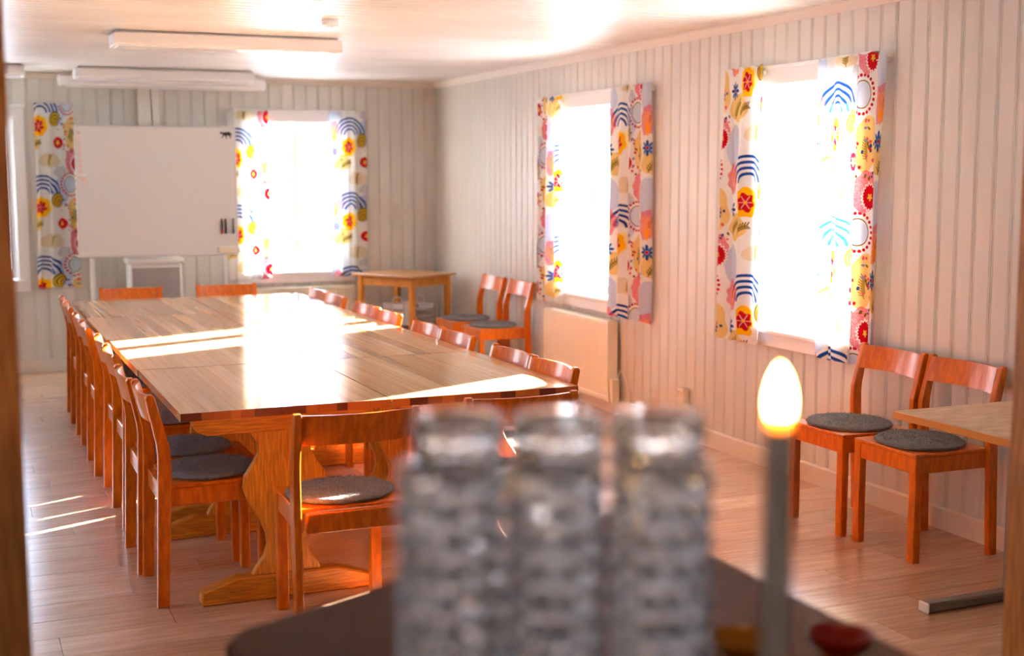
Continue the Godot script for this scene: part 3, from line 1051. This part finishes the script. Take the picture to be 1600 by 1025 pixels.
func build_fittings() -> void:
	luminaire("long white ceiling light nearest the doorway, at the top edge of view", 0.75, 2.07, -5.23, -4.98)
	luminaire("long white ceiling light between the smoke detector and the projection screen", 0.85, 2.17, -7.95, -7.70)
	luminaire("long white ceiling light hanging just in front of the projection screen case", 0.85, 2.19, -10.52, -10.28)
	luminaire("white ceiling light over the left back window", -0.85, 0.5, -10.52, -10.28)
	# smoke detector
	var sd := thing("smoke_detector", "small round white smoke detector on the ceiling", "smoke detector", Vector3(1.86, YC, -6.84))
	part("base", lathe(v2([0.0, 0.0, 0.047, 0.0, 0.047, -0.012]), 28), M.plastic_white, sd)
	part("cover", lathe(v2([0.047, -0.013, 0.044, -0.03, 0.036, -0.036, 0.0, -0.037]), 28), M.plastic_white, sd)
	# projection screen case
	var ps := thing("projection_screen", "rolled-up white projection screen case under the ceiling by the back wall", "projection screen", Vector3(1.56, 2.31, -10.75))
	part("case", prism(v2([-0.045, -0.036, 0.03, -0.04, 0.045, -0.025, 0.045, 0.03, 0.03, 0.04, -0.045, 0.04]), 1.58, 0.003, Transform3D(Basis(Vector3(0, 0, 1), Vector3(0, 1, 0), Vector3(-1, 0, 0)), Vector3.ZERO)), M.lamp_white, ps)
	for s in [-1.0, 1.0]:
		var e := part("end_cap", lathe(v2([0.0, 0.018, 0.03, 0.016, 0.043, 0.006, 0.045, -0.012]), 20), M.plastic_white, ps, Vector3(s * 0.79, 0, 0), Vector3(0, 0, -s * PI / 2))
		part("hanger", box(Vector3(0.03, 0.04, 0.02), 0.002), M.lamp_white, ps, Vector3(s * 0.6, 0.056, 0))
	part("pull_bar", box(Vector3(1.5, 0.012, 0.02), 0.003), M.plastic_white, ps, Vector3(0, -0.045, 0))
	# boxed-in duct on the back wall
	var du := thing("wall_duct", "white boxed-in duct with a cable, above the whiteboard", "duct", Vector3(1.47, 0, ZB))
	part("casing", box(Vector3(0.168, YC - 0.1, 0.06), 0.004), M.paint_trim, du, Vector3(0, (YC - 0.1) / 2 + 0.1, 0.031))
	part("cable", tube(smooth_path([Vector3(0.012, 2.33, 0.064), Vector3(0.016, 2.2, 0.064), Vector3(0.02, 2.05, 0.064), Vector3(0.024, 1.85, 0.064)]), 0.0035, 6), M.cable_dark, du)
	part("clip", box(Vector3(0.022, 0.014, 0.01), 0.003), M.cable_dark, du, Vector3(0.012, 2.3, 0.064))
	# radiators
	var ra := radiator("cream electric radiator under the window on the long wall", Vector3(XR, 0, -8.0), -PI / 2, 1.0, 0.085, 0.625)
	part("control_box", box(Vector3(0.045, 0.16, 0.055), 0.005), M.plastic_beige, ra, Vector3(0.535, 0.165, 0.066))
	part("cable", tube(smooth_path([Vector3(0.535, 0.24, 0.05), Vector3(0.56, 0.30, 0.03), Vector3(0.60, 0.24, 0.016), Vector3(0.645, 0.15, 0.02), Vector3(0.64, 0.06, 0.03), Vector3(0.585, 0.02, 0.04), Vector3(0.52, 0.008, 0.05)]), 0.004, 6), M.plastic_white, ra)
	radiator("cream radiator under the back window, behind the table end", Vector3(2.74, 0, ZB), 0.0, 0.86, 0.085, 0.625)
	# sockets
	socket("double wall socket with a cable running down, between the two long-wall windows", Vector3(XR, 0.235, -6.66))
	socket("small wall socket behind the chairs in the far corner", Vector3(XR, 0.24, -9.24))

func socket(label: String, at: Vector3) -> void:
	var o := thing("wall_socket", label, "socket", at, -PI / 2)
	part("box", box(Vector3(0.075, 0.14, 0.045), 0.006), M.plastic_beige, o, Vector3(0, 0, 0.023))
	for s in [-1.0, 1.0]:
		part("receptacle", lathe(v2([0.0, -0.006, 0.017, -0.006, 0.02, 0.0025]), 20), M.socket_grey, o, Vector3(0, s * 0.034, 0.0455), Vector3(PI / 2, 0, 0))
	part("cable", tube(PackedVector3Array([Vector3(0.012, -0.07, 0.012), Vector3(0.012, -0.14, 0.01)]), 0.004, 6), M.plastic_beige, o)

func build_whiteboard() -> void:
	var zw := -10.6
	var w := thing("whiteboard", "large whiteboard on a stand in front of the back wall", "whiteboard", Vector3(1.466, 0, zw))
	part("panel", box(Vector3(1.21, 1.0, 0.012), 0.001), M.board_white, w, Vector3(0, 1.45, 0))
	for s in [-1.0, 1.0]:
		part("frame", box(Vector3(0.014, 1.028, 0.022), 0.003), M.alu, w, Vector3(s * 0.611, 1.45, 0))
		part("frame", box(Vector3(1.21, 0.014, 0.022), 0.003), M.alu, w, Vector3(0, 1.45 + s * 0.507, 0))
		part("leg", box(Vector3(0.03, 1.9, 0.03), 0.004), M.lamp_white, w, Vector3(s * 0.515, 0.99, -0.03))
		part("foot", box(Vector3(0.035, 0.035, 0.5), 0.006), M.lamp_white, w, Vector3(s * 0.515, 0.0275, -0.02))
	part("pen_ledge", box(Vector3(0.12, 0.006, 0.035), 0.002), M.plastic_white, w, Vector3(0.54, 1.105, 0.028))
	part("cross_brace", box(Vector3(1.0, 0.03, 0.02), 0.003), M.lamp_white, w, Vector3(0, 0.45, -0.03))
	# things on it
	var f := zw + 0.0065
	var pens := [["red", "red_plastic", 1.954], ["black", "dark_plastic", 1.985], ["green", "green_plastic", 2.046]]
	for p in pens:
		var m := thing("marker_pen", "%s whiteboard marker standing on the pen ledge" % p[0], "marker", Vector3(p[2], 1.109, f + 0.018), 0.0, "whiteboard markers")
		part("barrel", lathe(v2([0.0, 0.03, 0.0085, 0.03, 0.0085, 0.10, 0.006, 0.108, 0.0, 0.108]), 14), M.dark_plastic if p[0] != "green" else M.steel_grey, m)
		part("cap", lathe(v2([0.0, 0.0, 0.009, 0.0, 0.0095, 0.003, 0.0095, 0.034, 0.0, 0.034]), 14), M[p[1]], m)
		part("tail", lathe(v2([0.006, 0.106, 0.007, 0.108, 0.0065, 0.12, 0.0, 0.122]), 14), M[p[1]], m)
	var er := thing("board_eraser", "pale board eraser stuck low on the whiteboard", "eraser", Vector3(1.99, 0.982, f))
	part("block", box(Vector3(0.138, 0.05, 0.03), 0.005), M.plastic_beige, er, Vector3(0, 0, 0.021))
	part("felt", box(Vector3(0.134, 0.046, 0.008), 0.001), M.eraser_felt, er, Vector3(0, 0, 0.004))
	for i in 9:
		var mg := MeshInstance3D.new()
		mg.name = numbered("round_magnet")
		mg.mesh = lathe(v2([0.0, 0.007, 0.010, 0.007, 0.0125, 0.004, 0.0125, 0.0]), 16)
		mg.material_override = M.pink_magnet
		mg.rotation = Vector3(PI / 2, 0, 0)
		mg.position = Vector3(0.884, 1.905 - i * 0.043, f)
		add_child(mg, true)
		tag(mg, "pale pink round magnet, %s from the top of the column on the whiteboard edge" % ordinal(i), "magnet", "magnets on the whiteboard")
	var lone := MeshInstance3D.new()
	lone.name = numbered("round_magnet")
	lone.mesh = lathe(v2([0.0, 0.008, 0.014, 0.008, 0.018, 0.005, 0.018, 0.0]), 18)
	lone.material_override = M.pink_magnet
	lone.rotation = Vector3(PI / 2, 0, 0)
	lone.position = Vector3(0.915, 1.535, f)
	add_child(lone, true)
	tag(lone, "larger round magnet below the paper clip on the whiteboard", "magnet")
	var cl := thing("board_clip", "small white clip on the whiteboard below the magnets", "clip", Vector3(0.905, 1.578, f))
	part("plate", box(Vector3(0.055, 0.018, 0.006), 0.002), M.plastic_white, cl, Vector3(0, 0, 0.003))
	part("jaw", box(Vector3(0.05, 0.008, 0.012), 0.002), M.plastic_white, cl, Vector3(0, -0.006, 0.009))
	# dark animal-shaped magnet
	var an := v2([-0.05, 0.010, -0.046, 0.020, -0.034, 0.022, -0.026, 0.018, 0.0, 0.020, 0.02, 0.022, 0.034, 0.018, 0.044, 0.006, 0.05, -0.012, 0.044, -0.008, 0.038, 0.002, 0.034, -0.006, 0.040, -0.030, 0.033, -0.031, 0.024, -0.010, 0.012, -0.006, 0.004, -0.010, 0.008, -0.032, 0.0, -0.033, -0.006, -0.012, -0.016, -0.006, -0.026, -0.022, -0.034, -0.030, -0.038, -0.026, -0.028, -0.012, -0.026, 0.002, -0.034, 0.006, -0.044, 0.004])
	var a := MeshInstance3D.new()
	a.name = "animal_magnet"
	a.mesh = prism(an, 0.004, 0.0006)
	a.material_override = M.dark_plastic
	a.position = Vector3(2.008, 1.9, f + 0.002)
	add_child(a)
	tag(a, "dark magnet shaped like a running animal at the whiteboard's upper corner", "magnet")
	# air unit below the whiteboard
	var u := thing("air_unit", "white floor-standing air unit with a mesh grille, below the whiteboard", "air unit", Vector3(1.44, 0, -10.80))
	part("body", box(Vector3(0.42, 0.86, 0.20), 0.02), M.plastic_white, u, Vector3(0, 0.45, 0))
	part("top_cover", box(Vector3(0.45, 0.045, 0.24), 0.012), M.plastic_white, u, Vector3(0, 0.897, 0))
	part("control_panel", box(Vector3(0.26, 0.02, 0.1), 0.005), M.plastic_white, u, Vector3(0.02, 0.929, 0.0))
	part("grille_backing", box(Vector3(0.37, 0.72, 0.004), 0.0), M.dark_plastic, u, Vector3(0, 0.48, 0.1015))
	var g := new_st()
	for i in 38:
		add_box(g, Vector3(-0.185 + i * 0.01, 0.48, 0.107), Vector3(0.0026, 0.73, 0.004), 0.0)
	for i in 73:
		add_box(g, Vector3(0, 0.12 + i * 0.01, 0.107), Vector3(0.374, 0.0026, 0.004), 0.0)
	var gr := part("grille", g.commit(), M.plastic_white, u)
	for s in [-1.0, 1.0]:
		part("grille_frame", box(Vector3(0.014, 0.76, 0.014), 0.003), M.plastic_white, u, Vector3(s * 0.19, 0.48, 0.106))
		part("foot", box(Vector3(0.05, 0.02, 0.2), 0.003), M.dark_plastic, u, Vector3(s * 0.16, 0.01, 0))

func build_trays() -> void:
	# letter trays on the lower shelf of the corner table
	var base := Vector3(3.50, 0.309, -10.50)
	var turn := deg_to_rad(30.0)
	var t := thing("letter_trays", "white three-tier letter tray under the corner table", "letter tray", base, turn)
	for k in 3:
		var y := 0.012 + k * 0.066
		var st := new_st()
		add_box(st, Vector3(0, y, 0), Vector3(0.25, 0.004, 0.33), 0.001)
		for s in [-1.0, 1.0]:
			add_prism(st, v2([-0.165, 0, 0.165, 0, 0.18, 0.042, -0.18, 0.042]), 0.004, 0.001, Transform3D(Basis(Vector3(0, 0, 1), Vector3(0, 1, 0), Vector3(-1, 0, 0)), Vector3(s * 0.126, y, 0)))
		add_box(st, Vector3(0, y + 0.02, -0.166), Vector3(0.25, 0.04, 0.004), 0.001)
		part("tray", st.commit(), M.plastic_white, t)
	for s in [-1.0, 1.0]:
		part("handle", tube(smooth_path([Vector3(s * 0.135, 0.008, 0.06), Vector3(s * 0.135, 0.18, 0.06), Vector3(s * 0.135, 0.235, 0.04), Vector3(s * 0.135, 0.245, 0.0), Vector3(s * 0.135, 0.235, -0.04), Vector3(s * 0.135, 0.18, -0.06), Vector3(s * 0.135, 0.008, -0.06)], 6), 0.006, 8), M.plastic_white, t)
	var b := thing("paper_box", "small white carton with a red mark lying in the top tray", "box", base + Vector3(0.0, 0.148, 0.0), turn)
	part("carton", box(Vector3(0.10, 0.055, 0.07), 0.002), M.plastic_white, b, Vector3(-0.02, 0.0275, 0.06))
	part("mark", box(Vector3(0.03, 0.012, 0.001), 0.0), M.red_plastic, b, Vector3(0.0, 0.02, 0.0957))

# ---------------------------------------------------------------- foreground
func build_foreground() -> void:
	var ty := 1.0
	var t := thing("foreground_table", "dark brown table in the doorway carrying the glasses and the candle", "table", Vector3(0, 0, 0))
	var poly := v2([0.272, 0.42, 1.0, 0.42, 1.0, 1.862, 0.962, 1.87, 0.298, 1.556, 0.272, 1.52])
	# polygon in (x, -z): extrude along y
	var xf := Transform3D(Basis(Vector3(1, 0, 0), Vector3(0, 0, -1), Vector3(0, 1, 0)), Vector3(0, ty - 0.019, 0))
	part("tabletop", prism(poly, 0.038, 0.005, xf), M.dark_table, t)
	for p in [[0.31, -0.50], [0.93, -0.50], [0.32, -1.47], [0.93, -1.74]]:
		part("leg", box(Vector3(0.05, 0.962, 0.05), 0.004), M.dark_table, t, Vector3(p[0], 0.481, p[1]))
	part("apron", box(Vector3(0.02, 0.08, 0.92), 0.003), M.dark_table, t, Vector3(0.305, 0.922, -0.985))
	part("apron", box(Vector3(0.02, 0.08, 1.19), 0.003), M.dark_table, t, Vector3(0.94, 0.922, -1.12))
	# thick pressed-glass dishes, each standing in the hollow of the one below
	var st := new_st()
	var segs := 96
	var prof := [[0.0, 0.0, 0.0], [0.0235, 0.0, 0.0], [0.026, 0.0012, 0.0], [0.0265, 0.004, 0.0]]
	for k in 11:
		var v := k / 10.0
		prof.append([0.0285 + 0.0075 * sin(PI * (0.15 + 0.7 * v)), 0.0062 + 0.019 * v, sin(PI * v)])
	prof.append_array([[0.0355, 0.027, 0.0], [0.0362, 0.0288, 0.0], [0.0352, 0.0302, 0.0], [0.0318, 0.0302, 0.0], [0.0298, 0.0288, 0.0], [0.0285, 0.025, 0.0], [0.0277, 0.0228, 0.0], [0.026, 0.0222, 0.0], [0.0, 0.0220, 0.0]])
	var pts := []
	var hints := []
	for n in prof.size():
		var p: Array = prof[n]
		for i in segs + 1:
			var a := TAU * (i % segs) / segs
			var r: float = p[0] + 0.0036 * p[2] * pow(absf(sin(a * 6.0)), 0.7)
			var q := Vector3(r * cos(a), p[1], r * sin(a))
			pts.append(q)
			hints.append(Vector3(0, -1, 0) if n < 2 else (Vector3(q.x, 0, q.z) if n < 17 else Vector3(-q.x * 0.5, 1, -q.z * 0.5)))
	add_grid(st, pts, segs + 1, prof.size(), [], hints)
	var dish := st.commit()
	var rt := Vector3(0.9205, 0, 0.3907)
	var aw := Vector3(0.3907, 0, -0.9205)
	var c := Vector3(0.4, ty, -0.862)
	var stacks := [[-1.0, 0.0, 15, "end stack away from the doorway"], [0.0, 0.0, 15, "middle stack away from the doorway"], [1.0, 0.0, 15, "stack beside the candle"], [-0.93, 1.0, 16, "end stack nearer the doorway"], [0.07, 1.0, 16, "middle stack nearer the doorway"], [1.07, 1.0, 16, "candle-side stack nearer the doorway"]]
	for s in stacks:
		var p: Vector3 = c + rt * (0.0805 * s[0]) + aw * (0.081 * s[1])
		for k in s[2]:
			var g := MeshInstance3D.new()
			g.name = numbered("glass_dish")
			g.mesh = dish
			g.material_override = M.tumbler_glass
			g.position = p + Vector3(0, 0.0221 * k + 0.0002, 0)
			g.rotation.y = rng.randf_range(-0.1, 0.1)
			add_child(g, true)
			var n_top: int = s[2] - 1 - k
			tag(g, "clear beaded glass dish, %s in the %s" % ["topmost" if n_top == 0 else ordinal(n_top) + " from the top", s[3]], "glass dish", "stacked glass dishes")
	# candle in a brass holder
	var cp := Vector3(0.546, ty, -0.786)
	var h := thing("candle_holder", "brass candlestick on the dark foreground table", "candlestick", cp)
	part("base", lathe(v2([0.0, 0.0, 0.045, 0.0, 0.046, 0.004, 0.04, 0.009, 0.016, 0.016, 0.009, 0.028, 0.0, 0.028]), 28), M.brass, h)
	part("stem", lathe(v2([0.009, 0.028, 0.008, 0.05, 0.012, 0.058, 0.008, 0.066, 0.008, 0.082]), 20), M.brass, h)
	part("cup", lathe(v2([0.0, 0.08, 0.012, 0.082, 0.0145, 0.09, 0.0145, 0.128, 0.0125, 0.128, 0.0125, 0.112, 0.0, 0.112]), 20), M.brass, h)
	var cd := thing("candle", "tall lit taper candle beside the stacked glasses", "candle", cp + Vector3(0, 0.1125, 0))
	part("wax", lathe(v2([0.0, 0.0, 0.0118, 0.0, 0.0112, 0.12, 0.0105, 0.248, 0.0095, 0.254, 0.005, 0.252, 0.0, 0.2515]), 20), M.wax, cd)
	part("wick", tube(PackedVector3Array([Vector3(0, 0.25, 0), Vector3(0.0005, 0.258, 0), Vector3(0.0015, 0.264, 0)]), 0.0009, 6), M.dark_plastic, cd)
	var flame := part("flame", lathe(v2([0.0, 0.257, 0.004, 0.259, 0.0085, 0.265, 0.0098, 0.273, 0.0088, 0.283, 0.006, 0.293, 0.003, 0.299, 0.0, 0.302]), 20), M.flame, cd)
	part("flame_base", lathe(v2([0.0, 0.2535, 0.006, 0.2545, 0.0098, 0.2575, 0.0100, 0.2615, 0.0075, 0.2655, 0.0, 0.2675]), 20), M.flame_low, cd)
	var ol := OmniLight3D.new()
	ol.name = "candle_light"
	ol.light_color = Color(1.0, 0.7, 0.36)
	ol.light_energy = 0.12
	ol.light_size = 0.008
	ol.omni_range = 12.0
	ol.omni_attenuation = 2.0
	ol.shadow_enabled = true
	ol.position = cp + Vector3(0, 0.1125 + 0.28, 0)
	add_child(ol)
	# two low dishes by the table edge
	var low := lathe(v2([0.0, 0.0, 0.022, 0.0, 0.024, 0.003, 0.036, 0.014, 0.040, 0.022, 0.0375, 0.023, 0.034, 0.016, 0.02, 0.007, 0.0, 0.006]), 28)
	var rb := thing("red_dish", "low dark red dish near the table edge beside the candle", "dish", Vector3(0.925, ty, -1.20))
	part("body", low, M.red_glaze, rb)
	var ab := thing("amber_dish", "low amber dish between the glass stacks and the candle", "dish", Vector3(0.815, ty, -1.235))
	part("body", low, M.amber_glaze, ab)

# ----------------------------------------------------------------
func _ready() -> void:
	rng.seed = 20240611
	build_view()
	build_materials()
	build_shell()
	build_tables()
	build_chairs()
	build_curtains()
	build_fittings()
	build_whiteboard()
	build_trays()
	build_foreground()
